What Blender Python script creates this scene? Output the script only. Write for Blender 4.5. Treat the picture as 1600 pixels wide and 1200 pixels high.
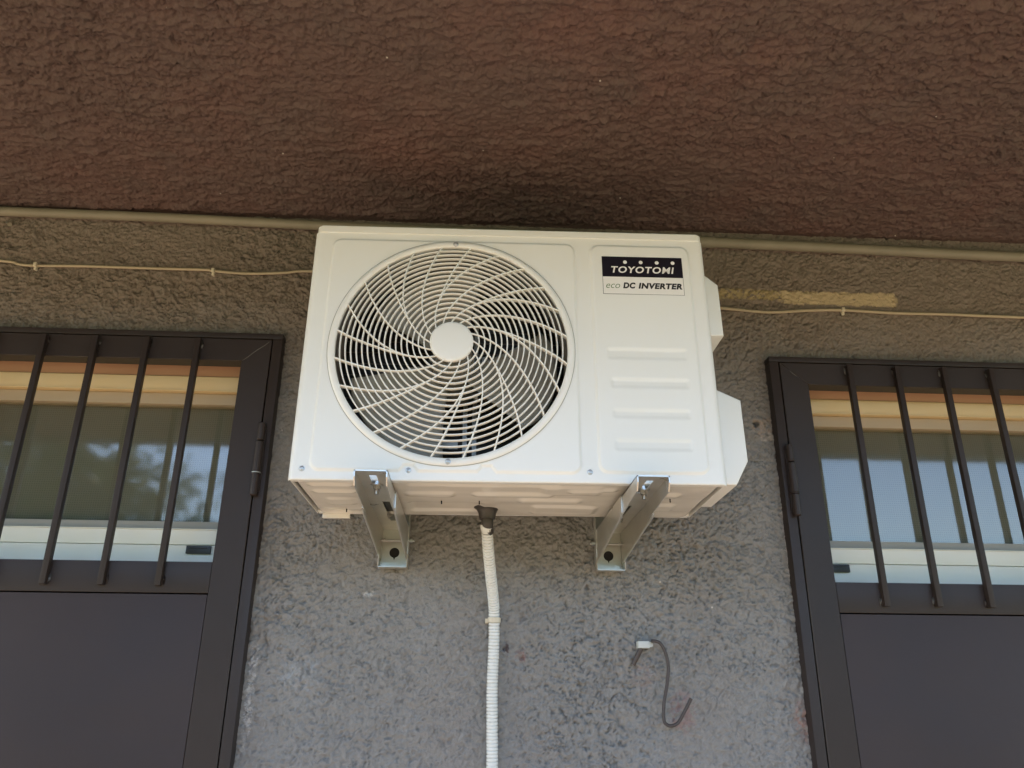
import bpy, bmesh, math, random
import numpy as np
from mathutils import Vector, Matrix
random.seed(7)
PI = math.pi
scn = bpy.context.scene
for o in list(bpy.data.objects): bpy.data.objects.remove(o)

# ------------------------------------------------------------------ camera
cd = bpy.data.cameras.new('camera'); cam = bpy.data.objects.new('camera', cd); scn.collection.objects.link(cam)
cd.sensor_width = 36; cd.lens = 1202/1600*36; cd.clip_start = .05; cd.clip_end = 1500
pitch, yaw, roll = map(math.radians, (20.7515, 2.6827, .4932))
F = Vector((math.sin(yaw)*math.cos(pitch), math.cos(yaw)*math.cos(pitch), math.sin(pitch)))
R0 = Vector((math.cos(yaw), -math.sin(yaw), 0)); U0 = R0.cross(F)
RG = math.cos(roll)*R0+math.sin(roll)*U0; UP = -math.sin(roll)*R0+math.cos(roll)*U0
cam.matrix_world = Matrix(((RG.x, UP.x, -F.x, 0), (RG.y, UP.y, -F.y, -1.77), (RG.z, UP.z, -F.z, 1.5), (0, 0, 0, 1)))
scn.camera = cam

# ------------------------------------------------------------------ world, sun, exposure
SUN_EL, SUN_DIR = math.radians(50), Vector((-1, -.35, 0)).normalized()      # SUN_DIR: horizontal direction towards the sun
w = bpy.data.worlds.new('World'); scn.world = w; w.use_nodes = True
nt = w.node_tree; nt.nodes.clear()
sky = nt.nodes.new('ShaderNodeTexSky'); sky.sky_type = 'NISHITA'; sky.sun_disc = False
sky.sun_elevation = SUN_EL; sky.sun_rotation = math.atan2(SUN_DIR.x, SUN_DIR.y)
sky.air_density = 1.0; sky.dust_density = .8; sky.ozone_density = 2.0
bg = nt.nodes.new('ShaderNodeBackground'); bg.inputs[1].default_value = .15
wo = nt.nodes.new('ShaderNodeOutputWorld')
nt.links.new(sky.outputs[0], bg.inputs[0]); nt.links.new(bg.outputs[0], wo.inputs[0])
sl = bpy.data.lights.new('sun', 'SUN'); sl.energy = 2.5; sl.angle = math.radians(.53); sl.color = (1, .93, .82)
so = bpy.data.objects.new('sun', sl); scn.collection.objects.link(so)
sv = Vector((SUN_DIR.x*math.cos(SUN_EL), SUN_DIR.y*math.cos(SUN_EL), math.sin(SUN_EL)))
so.rotation_euler = (-sv).to_track_quat('-Z', 'Y').to_euler()
so.location = (-3, -8, 8)
vs = scn.view_settings
vs.view_transform = 'Standard'; vs.look = 'None'; vs.gamma = 1; vs.use_curve_mapping = False; vs.exposure = 2.32
scn.render.engine = 'CYCLES'
scn.cycles.max_bounces = 8; scn.cycles.diffuse_bounces = 5

# ------------------------------------------------------------------ helpers
def link(o): scn.collection.objects.link(o); return o
def tag(o, label=None, cat=None, group=None, kind=None):
    if label: o['label'] = label
    if cat: o['category'] = cat
    if group: o['group'] = group
    if kind: o['kind'] = kind
    return o
def empty(name, loc=(0, 0, 0), rot=(0, 0, 0)):
    o = bpy.data.objects.new(name, None); o.empty_display_size = .05; link(o)
    o.location = loc; o.rotation_euler = rot; return o
def obj(name, bm, mat, parent=None, smooth=False, sharp=35):
    me = bpy.data.meshes.new(name); bm.normal_update(); bm.to_mesh(me); bm.free()
    me.materials.append(mat)
    if smooth:
        me.polygons.foreach_set('use_smooth', [True]*len(me.polygons))
        me.set_sharp_from_angle(angle=math.radians(sharp))
    o = bpy.data.objects.new(name, me); link(o)
    if parent: o.parent = parent
    return o
def npobj(name, co, faces, mat, parent=None, smooth=True):
    """co (n,3), faces (m,4) as numpy arrays"""
    me = bpy.data.meshes.new(name); n = len(co); m, k = faces.shape
    me.vertices.add(n); me.vertices.foreach_set('co', np.ascontiguousarray(co, dtype=np.float32).ravel())
    me.loops.add(m*k); me.loops.foreach_set('vertex_index', faces.astype(np.int32).ravel())
    me.polygons.add(m); me.polygons.foreach_set('loop_start', np.arange(0, m*k, k, dtype=np.int32))
    me.update(calc_edges=True)
    me.polygons.foreach_set('use_smooth', np.full(m, smooth)); me.materials.append(mat); me.validate()
    o = bpy.data.objects.new(name, me); link(o)
    if parent: o.parent = parent
    return o
def box(bm, x0, x1, y0, y1, z0, z1, bev=0, seg=2):
    r = bmesh.ops.create_cube(bm, size=1)
    M = Matrix.Translation(((x0+x1)/2, (y0+y1)/2, (z0+z1)/2)) @ Matrix.Diagonal((x1-x0, y1-y0, z1-z0, 1))
    bmesh.ops.transform(bm, matrix=M, verts=r['verts'])
    if bev:
        es = list({e for v in r['verts'] for e in v.link_edges})
        bmesh.ops.bevel(bm, geom=es, offset=bev, segments=seg, profile=.6, affect='EDGES')
    return bm
def cyl(bm, p0, p1, r0, r1=None, n=20, caps=True):
    p0, p1 = Vector(p0), Vector(p1); r1 = r0 if r1 is None else r1
    d = p1-p0; q = d.to_track_quat('Z', 'Y').to_matrix().to_4x4()
    bmesh.ops.create_cone(bm, cap_ends=caps, segments=n, radius1=r0, radius2=r1, depth=d.length,
                          matrix=Matrix.Translation((p0+p1)/2) @ q)
    return bm
def lathe(bm, prof, n=40, axis='Y', c=(0, 0, 0)):
    """prof list of (r, h); h along axis"""
    rings = []
    for r, h in prof:
        if r < 1e-6:
            rings.append([bm.verts.new((c[0], c[1]+h, c[2]) if axis == 'Y' else (c[0], c[1], c[2]+h))])
        else:
            L = []
            for i in range(n):
                a = 2*PI*i/n
                L.append(bm.verts.new((c[0]+r*math.cos(a), c[1]+h, c[2]+r*math.sin(a)) if axis == 'Y'
                                      else (c[0]+r*math.cos(a), c[1]+r*math.sin(a), c[2]+h)))
            rings.append(L)
    for A, B in zip(rings, rings[1:]):
        for i in range(n):
            j = (i+1) % n
            if len(A) == 1 and len(B) == 1: continue
            if len(A) == 1: f = (A[0], B[i], B[j])
            elif len(B) == 1: f = (A[i], B[0], A[j])
            else: f = (A[i], B[i], B[j], A[j])
            bm.faces.new(f)
    bmesh.ops.recalc_face_normals(bm, faces=bm.faces)
    return bm
def smooth_path(P, k=8):
    P = [Vector(p) for p in P]; out = []
    Q = [P[0]*2-P[1]]+P+[P[-1]*2-P[-2]]
    for i in range(1, len(Q)-2):
        a, b, c, d = Q[i-1:i+3]
        for s in range(k):
            t = s/k
            out.append(.5*((2*b)+(c-a)*t+(2*a-5*b+4*c-d)*t*t+(3*b-a-3*c+d)*t**3))
    out.append(P[-1]); return out
def tube(bm, P, r, n=12, caps=True):
    """r a number or a list"""
    P = [Vector(p) for p in P]; rs = r if isinstance(r, (list, tuple)) else [r]*len(P)
    t0 = (P[1]-P[0]).normalized(); up = Vector((0, 1, 0)) if abs(t0.y) < .9 else Vector((1, 0, 0))
    rings = []
    for i, p in enumerate(P):
        t = (P[min(i+1, len(P)-1)]-P[max(i-1, 0)]).normalized()
        u = (up-t*up.dot(t)).normalized(); up = u; v = t.cross(u)
        rings.append([bm.verts.new(p+(u*math.cos(2*PI*k/n)+v*math.sin(2*PI*k/n))*rs[i]) for k in range(n)])
    for A, B in zip(rings, rings[1:]):
        for k in range(n): bm.faces.new((A[k], A[(k+1) % n], B[(k+1) % n], B[k]))
    if caps:
        bm.faces.new(rings[0][::-1]); bm.faces.new(rings[-1])
    bmesh.ops.recalc_face_normals(bm, faces=bm.faces)
    return bm
def prism(bm, pts, y0, y1):
    """outline pts (x,z), extruded along y"""
    A = [bm.verts.new((x, y0, z)) for x, z in pts]; B = [bm.verts.new((x, y1, z)) for x, z in pts]
    bm.faces.new(A); bm.faces.new(B[::-1]); n = len(pts)
    for i in range(n): bm.faces.new((A[i], B[i], B[(i+1) % n], A[(i+1) % n]))
    bmesh.ops.recalc_face_normals(bm, faces=bm.faces); return bm
def prism_x(bm, pts, x0, x1):
    """outline pts (y,z), extruded along x"""
    A = [bm.verts.new((x0, y, z)) for y, z in pts]; B = [bm.verts.new((x1, y, z)) for y, z in pts]
    bm.faces.new(A); bm.faces.new(B[::-1]); n = len(pts)
    for i in range(n): bm.faces.new((A[i], B[i], B[(i+1) % n], A[(i+1) % n]))
    bmesh.ops.recalc_face_normals(bm, faces=bm.faces); return bm
def text_bm(bm, s, x, z, y, size, width, shear=.0, bold=0.0, space=1.0):
    """flat lettering in the xz plane facing -y, left bottom at x,z, scaled to the width"""
    cu = bpy.data.curves.new('lettering', 'FONT'); cu.body = s; cu.size = 1; cu.shear = shear; cu.offset = bold
    cu.space_character = space; cu.fill_mode = 'BOTH'; cu.extrude = 0; cu.resolution_u = 5
    o = bpy.data.objects.new('lettering', cu); link(o)
    dg = bpy.context.evaluated_depsgraph_get(); me = bpy.data.meshes.new_from_object(o.evaluated_get(dg))
    t = bmesh.new(); t.from_mesh(me)
    xs = [v.co.x for v in t.verts]; ys = [v.co.y for v in t.verts]
    sx = width/(max(xs)-min(xs)); sy = size/(max(ys)-min(ys)); mx = min(xs); my = min(ys)
    vm = {}
    for v in t.verts: vm[v] = bm.verts.new((x+(v.co.x-mx)*sx, y, z+(v.co.y-my)*sy))
    for f in t.faces:
        try: bm.faces.new([vm[v] for v in f.verts])
        except ValueError: pass
    t.free(); bpy.data.objects.remove(o); bpy.data.meshes.remove(me); bpy.data.curves.remove(cu)

# numpy value noise on arbitrary points
def vnoise(x, y, seed):
    rg = np.random.RandomState(seed); N = 256; T = rg.rand(N, N)
    xi = np.floor(x).astype(int); yi = np.floor(y).astype(int); fx = x-xi; fy = y-yi
    fx = fx*fx*fx*(fx*(fx*6-15)+10); fy = fy*fy*fy*(fy*(fy*6-15)+10)
    a = T[xi % N, yi % N]; b = T[(xi+1) % N, yi % N]; c = T[xi % N, (yi+1) % N]; d = T[(xi+1) % N, (yi+1) % N]
    return (a*(1-fx)+b*fx)*(1-fy)+(c*(1-fx)+d*fx)*fy
def sstep(a, b, v):
    t = np.clip((v-a)/(b-a), 0, 1); return t*t*(3-2*t)
def stucco(x, z, seed, ax=1.0):
    """height (metres, towards the viewer) of rough hand thrown render with worm like pits"""
    wx = x+.006*(vnoise(x/.03, z/.03, seed+1)-.5)*2; wz = z+.006*(vnoise(x/.03, z/.03, seed+2)-.5)*2
    big = vnoise(x/.19, z/.15, seed+3)-.5
    h = .0035*big
    h = h+.0032*(vnoise(wx/.045/ax, wz/.032, seed+4)-.5)
    n1 = vnoise(wx/.016/ax, wz/.012, seed+5); n2 = vnoise(wx/.0085/ax, wz/.0068, seed+6)
    h = h+.0034*(n1-.5)+.0042*(n2-.5)+.0024*(vnoise(wx/.0042, wz/.0042, seed+7)-.5)
    # dragged short pits
    u = wx*.82+wz*.57; v = -wx*.57+wz*.82
    r = np.abs(vnoise(u/.015, v/.0082, seed+8)-.5); m = sstep(.46, .68, vnoise(wx/.0135, wz/.0135, seed+9))
    h = h-.0056*m*(1-sstep(.015, .10, r))
    u2 = wx*.9-wz*.43; v2 = wx*.43+wz*.9
    r2 = np.abs(vnoise(u2/.0105, v2/.0070, seed+10)-.5); m2 = sstep(.5, .7, vnoise(wx/.016, wz/.016, seed+11))
    h = h-.0048*m2*(1-sstep(.015, .10, r2))
    # scalloped ledges left by the trowel: shallow slope ending in a sharp drop
    sw = wz/.0105+wx/.026+2.6*vnoise(wx/.019/ax, wz/.0145, seed+12); fr = sw-np.floor(sw)
    h = h+.0028*(fr**1.6)*sstep(.38, .62, vnoise(wx/.028/ax, wz/.02, seed+13))
    sw = wz/.0075-wx/.022+2.2*vnoise(wx/.014/ax, wz/.011, seed+14); fr = sw-np.floor(sw)
    h = h+.0020*(fr**1.6)*sstep(.45, .65, vnoise(wx/.02/ax, wz/.016, seed+15))
    # the relief is not even: flatter trowelled areas and rougher ones
    return big*.0035+(h-.0035*big)*(.62+.85*vnoise(x/.33+5, z/.26, seed+16))

# ------------------------------------------------------------------ materials
def mat(name, col, rough=.5, metal=0.0, spec=.5, bump=None, var=None, coat=0.0):
    """bump=(scale, distance)  var=(scale, amount)"""
    m = bpy.data.materials.new(name); m.use_nodes = True; n = m.node_tree.nodes; L = m.node_tree.links
    p = n['Principled BSDF']; p.inputs['Base Color'].default_value = (*col, 1); p.inputs['Roughness'].default_value = rough
    p.inputs['Metallic'].default_value = metal; p.inputs['Specular IOR Level'].default_value = spec
    p.inputs['Coat Weight'].default_value = coat
    tc = n.new('ShaderNodeTexCoord')
    if var:
        nz = n.new('ShaderNodeTexNoise'); nz.inputs['Scale'].default_value = var[0]; nz.inputs['Detail'].default_value = 5
        mx = n.new('ShaderNodeMix'); mx.data_type = 'RGBA'
        mx.inputs[6].default_value = (*[c*(1-var[1]) for c in col], 1); mx.inputs[7].default_value = (*[min(1, c*(1+var[1])) for c in col], 1)
        L.new(tc.outputs['Object'], nz.inputs['Vector']); L.new(nz.outputs[0], mx.inputs[0]); L.new(mx.outputs[2], p.inputs['Base Color'])
        mr = n.new('ShaderNodeMapRange'); mr.inputs[3].default_value = max(0, rough-.08); mr.inputs[4].default_value = min(1, rough+.1)
        L.new(nz.outputs[0], mr.inputs[0]); L.new(mr.outputs[0], p.inputs['Roughness'])
    if bump:
        nb = n.new('ShaderNodeTexNoise'); nb.inputs['Scale'].default_value = bump[0]; nb.inputs['Detail'].default_value = 4
        b = n.new('ShaderNodeBump'); b.inputs['Strength'].default_value = .6; b.inputs['Distance'].default_value = bump[1]
        L.new(tc.outputs['Object'], nb.inputs['Vector']); L.new(nb.outputs[0], b.inputs['Height']); L.new(b.outputs[0], p.inputs['Normal'])
    return m

def stucco_mat(name, base, red, grey, patch=False, redamt=.5):
    m = bpy.data.materials.new(name); m.use_nodes = True; n = m.node_tree.nodes; L = m.node_tree.links
    p = n['Principled BSDF']; p.inputs['Roughness'].default_value = .82; p.inputs['Specular IOR Level'].default_value = .35
    tc = n.new('ShaderNodeTexCoord')
    def noise(sc, det=5, rough=.6, dim=None):
        z = n.new('ShaderNodeTexNoise'); z.inputs['Scale'].default_value = sc; z.inputs['Detail'].default_value = det
        z.inputs['Roughness'].default_value = rough; L.new(tc.outputs['Object'], z.inputs['Vector']); return z.outputs[0]
    def ramp(v, a, b):
        r = n.new('ShaderNodeMapRange'); r.inputs[1].default_value = a; r.inputs[2].default_value = b; r.clamp = True
        L.new(v, r.inputs[0]); return r.outputs[0]
    def mix(f, a, b, blend='MIX'):
        x = n.new('ShaderNodeMix'); x.data_type = 'RGBA'; x.blend_type = blend
        for s, k in ((a, 6), (b, 7)):
            if isinstance(s, tuple): x.inputs[k].default_value = (*s, 1)
            else: L.new(s, x.inputs[k])
        if isinstance(f, float): x.inputs[0].default_value = f
        else: L.new(f, x.inputs[0])
        return x.outputs[2]
    def math_(op, a, b):
        x = n.new('ShaderNodeMath'); x.operation = op
        for s, k in ((a, 0), (b, 1)):
            if isinstance(s, (int, float)): x.inputs[k].default_value = s
            else: L.new(s, x.inputs[k])
        return x.outputs[0]
    c = mix(math_('MULTIPLY', ramp(noise(2.6, 4), .46, .72), redamt), base, red)
    c = mix(ramp(noise(6.5, 5), .5, .8), c, grey)
    dark = ramp(noise(75, 6, .7), .30, .62); c = mix(dark, mix(.16, c, (0.03, .026, .022)), c)
    # light grit and paint loss: rare pale specks
    v = n.new('ShaderNodeTexVoronoi'); v.inputs['Scale'].default_value = 26; L.new(tc.outputs['Object'], v.inputs['Vector'])
    near = ramp(v.outputs['Distance'], .065, .04)
    sx = n.new('ShaderNodeSeparateColor'); L.new(v.outputs['Color'], sx.inputs[0])
    few = ramp(sx.outputs[0], .93, .935)
    c = mix(math_('MULTIPLY', math_('MULTIPLY', near, few), .8), c, (.62, .58, .52))
    if patch:
        s = n.new('ShaderNodeSeparateXYZ'); L.new(tc.outputs['Object'], s.inputs[0])
        wob = math_('ADD', math_('MULTIPLY', math_('SUBTRACT', noise(38, 5, .75), .5), .022), math_('MULTIPLY', math_('SUBTRACT', noise(150, 5, .8), .5), .012))
        zz = math_('ADD', math_('ADD', s.outputs[2], wob), math_('MULTIPLY', s.outputs[0], .0))
        def band(lo, hi, coord, soft):
            return math_('MULTIPLY', ramp(coord, lo-soft, lo+soft), ramp(coord, hi+soft, hi-soft))
        xx = math_('ADD', s.outputs[0], math_('MULTIPLY', wob, 2.2))
        # old ochre staining plus warm shade under the balcony painted into the colour
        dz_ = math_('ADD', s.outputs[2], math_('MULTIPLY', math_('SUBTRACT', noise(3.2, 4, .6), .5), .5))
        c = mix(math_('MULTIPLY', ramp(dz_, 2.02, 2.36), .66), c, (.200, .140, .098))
        A = math_('MULTIPLY', band(2.424, 2.453, zz, .0025), band(.60, .80, xx, .006))
        B = math_('MULTIPLY', band(2.415, 2.453, zz, .0025), band(.79, 1.095, xx, .005))
        holes = ramp(noise(110, 3, .6), .30, .37)
        c = mix(math_('MULTIPLY', math_('MULTIPLY', A, 1.0), ramp(noise(90, 4), .38, .5)), c, (.40, .31, .17))
        c = mix(math_('MULTIPLY', math_('MULTIPLY', B, .93), holes), c, (.50, .39, .24))
        # thin over-spray of the same paint along the old line left of the unit
        C_ = math_('MULTIPLY', band(2.455, 2.466, zz, .002), band(-1.1, -.5, xx, .02))
        c = mix(math_('MULTIPLY', math_('MULTIPLY', C_, .6), ramp(noise(60, 4), .56, .66)), c, (.33, .26, .13))
        # red primer showing through low on the wall, broken filler round the door frames
        for (px, pz, rx, rz, col, am) in ((.455, 1.43, .03, .05, (.26, .14, .13), .55), (.375, 1.50, .03, .03, (.25, .16, .14), .35), (.715, 1.41, .018, .05, (.30, .15, .11), .6),
                                          (.70, 2.075, .035, .03, (.42, .30, .22), .55), (.71, 2.05, .02, .012, (.5, .44, .38), .6),
                                          (-.463, 1.46, .008, .12, (.6, .58, .56), .5), (.725, 1.80, .008, .12, (.5, .45, .4), .5),
                                          (-.36, 1.50, .05, .04, (.36, .37, .38), .5), (-.23, 1.665, .016, .007, (.6, .58, .55), .55), (.11, 1.54, .012, .016, (.2, .07, .06), .6), (.076, 1.556, .006, .02, (.05, .02, .02), .8)):
            ex = math_('POWER', math_('DIVIDE', math_('SUBTRACT', xx, px), rx), 2); ez = math_('POWER', math_('DIVIDE', math_('SUBTRACT', zz, pz), rz), 2)
            q = ramp(math_('ADD', ex, ez), 1.1, .3)
            c = mix(math_('MULTIPLY', math_('MULTIPLY', q, am), ramp(noise(70, 5, .7), .42, .56)), c, col)
    L.new(c, p.inputs['Base Color'])
    b1 = n.new('ShaderNodeBump'); b1.inputs['Strength'].default_value = .9; b1.inputs['Distance'].default_value = .0026
    L.new(noise(190, 6, .65), b1.inputs['Height'])
    b2 = n.new('ShaderNodeBump'); b2.inputs['Strength'].default_value = .8; b2.inputs['Distance'].default_value = .0042
    L.new(noise(80, 3, .5), b2.inputs['Height']); L.new(b2.outputs[0], b1.inputs['Normal']); L.new(b1.outputs[0], p.inputs['Normal'])
    return m

M = {}
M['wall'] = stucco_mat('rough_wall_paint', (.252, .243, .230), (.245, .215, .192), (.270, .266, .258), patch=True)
M['soffit'] = stucco_mat('rough_ceiling_paint', (.126, .083, .073), (.150, .080, .068), (.108, .078, .070), redamt=.7)
M['plain'] = stucco_mat('plain_paint', (.15, .14, .13), (.15, .13, .12), (.16, .155, .15))
M['white'] = mat('white_enamel', (.80, .80, .775), .34, var=(3, .012), bump=(300, .00006))
M['guard'] = mat('white_guard_plastic', (.80, .79, .755), .42)
M['pan'] = mat('galvanised_painted_pan', (.80, .76, .70), .16, metal=.12, var=(9, .04))
M['zinc'] = mat('zinc_plate', (.60, .585, .545), .30, metal=.68, var=(22, .22), bump=(40, .0005))
M['steel'] = mat('screw_steel', (.55, .55, .54), .38, metal=1.0)
M['coil'] = mat('coil_fins', (.035, .03, .03), .5, metal=.2)
M['tube'] = mat('coil_tube', (.16, .12, .10), .35, metal=.6)
M['fan'] = mat('fan_plastic', (.33, .30, .25), .38, var=(6, .05))
M['motor'] = mat('motor_metal', (.40, .38, .35), .35, metal=.5)
M['shroud'] = mat('shroud_paint', (.27, .245, .22), .45)
M['dark'] = mat('dark_void', (.012, .012, .012), .8)
M['black_print'] = mat('black_print', (.008, .006, .012), .32)
M['white_print'] = mat('white_print', (.82, .80, .78), .35)
M['green_print'] = mat('green_print', (.12, .22, .09), .4)
M['ink'] = mat('ink_print', (.01, .01, .01), .4)
M['door'] = mat('door_enamel', (.035, .026, .0235), .42, spec=.28, var=(4, .28), bump=(60, .0004))
M['door_panel'] = mat('door_sheet_enamel', (.042, .029, .026), .46, spec=.28, var=(2.6, .32), bump=(5, .007))
M['weld'] = mat('bare_weld', (.12, .115, .11), .5, metal=.2, bump=(250, .002))
M['cream'] = mat('cream_timber', (.76, .57, .31), .5, var=(3, .05))
M['tan'] = mat('tan_timber', (.50, .28, .17), .55, var=(5, .1))
M['alu'] = mat('white_aluminium', (.86, .84, .73), .38, var=(4, .02))
M['gasket'] = mat('grey_track', (.34, .33, .29), .5)
M['rail'] = mat('beige_rail', (.46, .36, .24), .5)
M['black'] = mat('black_plastic', (.015, .015, .014), .4)
M['pipe'] = mat('dusty_steel_pipe', (.235, .205, .15), .55, var=(12, .25), bump=(90, .001))
M['cable'] = mat('cable_sheath', (.42, .34, .23), .5, var=(20, .12))
M['clip'] = mat('cable_clip_plastic', (.62, .55, .42), .45)
M['hose'] = mat('hose_plastic', (.70, .70, .67), .42, var=(9, .05))
M['fitting'] = mat('dark_fitting_plastic', (.040, .034, .029), .42)
M['wire'] = mat('rusty_wire', (.07, .058, .055), .55, metal=.3, var=(60, .3), bump=(300, .0008))
M['chip'] = mat('clip_white', (.50, .52, .50), .5)

# window screen (woven cloth behind the glass) and glass
def screen_mat():
    m = bpy.data.materials.new('woven_screen'); m.use_nodes = True; n = m.node_tree.nodes; L = m.node_tree.links
    p = n['Principled BSDF']; p.inputs['Roughness'].default_value = .7
    tc = n.new('ShaderNodeTexCoord'); s = n.new('ShaderNodeSeparateXYZ'); L.new(tc.outputs['Object'], s.inputs[0])
    out = []
    for k, sc in ((0, 1150), (2, 1150)):
        a = n.new('ShaderNodeMath'); a.operation = 'MULTIPLY'; a.inputs[1].default_value = sc; L.new(s.outputs[k], a.inputs[0])
        b = n.new('ShaderNodeMath'); b.operation = 'SINE'; L.new(a.outputs[0], b.inputs[0]); out.append(b.outputs[0])
    mu = n.new('ShaderNodeMath'); mu.operation = 'MAXIMUM'; L.new(out[0], mu.inputs[0]); L.new(out[1], mu.inputs[1])
    nz = n.new('ShaderNodeTexNoise'); nz.inputs['Scale'].default_value = 9; L.new(tc.outputs['Object'], nz.inputs['Vector'])
    mr = n.new('ShaderNodeMapRange'); mr.inputs[1].default_value = -1; mr.inputs[3].default_value = .25; mr.inputs[4].default_value = 1
    L.new(mu.outputs[0], mr.inputs[0])
    mx = n.new('ShaderNodeMix'); mx.data_type = 'RGBA'; mx.inputs[6].default_value = (.105, .10, .080, 1); mx.inputs[7].default_value = (.195, .185, .15, 1)
    L.new(mr.outputs[0], mx.inputs[0]); L.new(mx.outputs[2], p.inputs['Base Color'])
    return m
M['screen'] = screen_mat()
def glass_mat():
    m = bpy.data.materials.new('window_glass'); m.use_nodes = True; n = m.node_tree.nodes; L = m.node_tree.links
    n.clear(); o = n.new('ShaderNodeOutputMaterial'); g = n.new('ShaderNodeBsdfGlossy'); g.inputs['Roughness'].default_value = .05
    t = n.new('ShaderNodeBsdfTransparent'); t.inputs[0].default_value = (.93, .94, .91, 1)
    fr = n.new('ShaderNodeFresnel'); fr.inputs['IOR'].default_value = 2.0
    tc = n.new('ShaderNodeTexCoord')
    nz = n.new('ShaderNodeTexNoise'); nz.inputs['Scale'].default_value = 5; nz.inputs['Detail'].default_value = 1
    b = n.new('ShaderNodeBump'); b.inputs['Strength'].default_value = .15; b.inputs['Distance'].default_value = .0004
    L.new(tc.outputs['Object'], nz.inputs['Vector']); L.new(nz.outputs[0], b.inputs['Height']); L.new(b.outputs[0], g.inputs['Normal'])
    ge = n.new('ShaderNodeNewGeometry'); inv = n.new('ShaderNodeMath'); inv.operation = 'SUBTRACT'; inv.inputs[0].default_value = 1; L.new(ge.outputs['Backfacing'], inv.inputs[1])
    mu = n.new('ShaderNodeMath'); mu.operation = 'MULTIPLY'; L.new(fr.outputs[0], mu.inputs[0]); L.new(inv.outputs[0], mu.inputs[1])
    mx = n.new('ShaderNodeMixShader'); L.new(mu.outputs[0], mx.inputs[0]); L.new(t.outputs[0], mx.inputs[1]); L.new(g.outputs[0], mx.inputs[2])
    L.new(mx.outputs[0], o.inputs[0]); return m
M['glass'] = glass_mat()

def tile_mat():
    m = mat('terracotta_tiles', (.40, .20, .125), .6); n = m.node_tree.nodes; L = m.node_tree.links
    b = n.new('ShaderNodeTexBrick'); b.offset = 0; b.inputs['Scale'].default_value = 1; b.inputs['Brick Width'].default_value = .3; b.inputs['Row Height'].default_value = .3
    b.inputs['Mortar Size'].default_value = .004; b.inputs['Color1'].default_value = (.42, .28, .155, 1); b.inputs['Color2'].default_value = (.35, .23, .125, 1); b.inputs['Mortar'].default_value = (.3, .27, .23, 1)
    tc = [q for q in n if q.type == 'TEX_COORD'][0]; L.new(tc.outputs['Object'], b.inputs['Vector']); L.new(b.outputs[0], n['Principled BSDF'].inputs['Base Color']); return m
M['tile'] = tile_mat()
M['soil'] = mat('dry_lawn', (.15, .17, .07), .9, var=(.4, .35))
M['bark'] = mat('bark', (.10, .075, .05), .9, bump=(20, .02))
M['leaf'] = mat('leaf', (.09, .13, .035), .6, var=(1.2, .4))

# ================================================================== the setting
CZ = 2.623          # underside of the balcony
EDGE = -1.95       # balcony edge
# openings (x0, x1, z_top): slightly smaller than the door frames
OPEN = [(-1.46, -.490, 2.268), (.732, 1.70, 2.244)]
def axis_pts(a, b, c, d, fine, coarse):
    """coarse a..b, fine b..c, coarse c..d"""
    return np.concatenate([np.arange(a, b-1e-6, coarse), np.arange(b, c-1e-6, fine), np.arange(c, d+1e-6, coarse)])
def grid_faces(nx, nz):
    i, k = np.meshgrid(np.arange(nx-1), np.arange(nz-1), indexing='ij')
    a = i*nz+k; return np.stack([a, a+nz, a+nz+1, a+1], -1).reshape(-1, 4)

def wall_sheet(xs, zs, name, parent=None):
    X, Z = np.meshgrid(xs, zs, indexing='ij')
    H = stucco(X*1.32, Z*1.32, 11)*.84
    # local damage: anchor hole, chips and lumps of filler
    def dent(cx, cz, r, d, sharp=.6):
        nonlocal H
        q = np.sqrt((X-cx)**2+(Z-cz)**2)/r; H = H-d*(1-sstep(sharp, 1.0, q))
    dent(.6835, 2.083, .0075, .030, .75); dent(.0698, 1.553, .005, .006, .4); dent(.1089, 1.536, .006, .006, .4)
    H = H+.006*np.exp(-(((X+.36)/.05)**2+((Z-1.50)/.03)**2))*(vnoise(X/.012, Z/.012, 77)-.2)*1.6
    H = H+.004*np.exp(-(((X+.40)/.07)**2+((Z-1.62)/.06)**2))*(vnoise(X/.012, Z/.010, 78)-.2)*1.6
    # smeared old filler strip right of the unit: smoother, slightly proud, ragged lower edge
    px_ = sstep(.60, .64, X)*(1-sstep(1.07, 1.10, X+.012*(vnoise(Z/.006, X/.02, 90)-.5)))
    pz_ = sstep(2.412, 2.418, Z+.012*(vnoise(X/.03, Z/.004, 91)-.5))*(1-sstep(2.448, 2.454, Z+.008*(vnoise(X/.012, Z/.006, 92)-.5)))
    pm = px_*pz_*np.where(X < .79, .55, .85); H = H*(1-pm)+pm*(.0022+.0008*(vnoise(X/.06, Z/.0035, 93)-.5)+H*.25)
    ring = np.sqrt((X-.6835)**2+(Z-2.083)**2); H = H+.002*np.exp(-((ring-.013)/.005)**2)*vnoise(X/.005, Z/.005, 79)
    # ragged edge of render around the frames
    for (x0, x1, zt) in OPEN:
        dx = np.maximum(np.maximum(x0-X, X-x1), Z-zt)
        H = H+.005*(1-sstep(.0, .030, dx))*(vnoise(X/.014, Z/.014, 80)-.35)
    co = np.stack([X, -H, Z], -1).reshape(-1, 3)
    f = grid_faces(len(xs), len(zs)); cx = co[f].mean(1)
    keep = np.ones(len(f), bool)
    for (x0, x1, zt) in OPEN: keep &= ~((cx[:, 0] > x0) & (cx[:, 0] < x1) & (cx[:, 2] < zt))
    return npobj(name, co, f[keep], M['wall'], parent)

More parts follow.
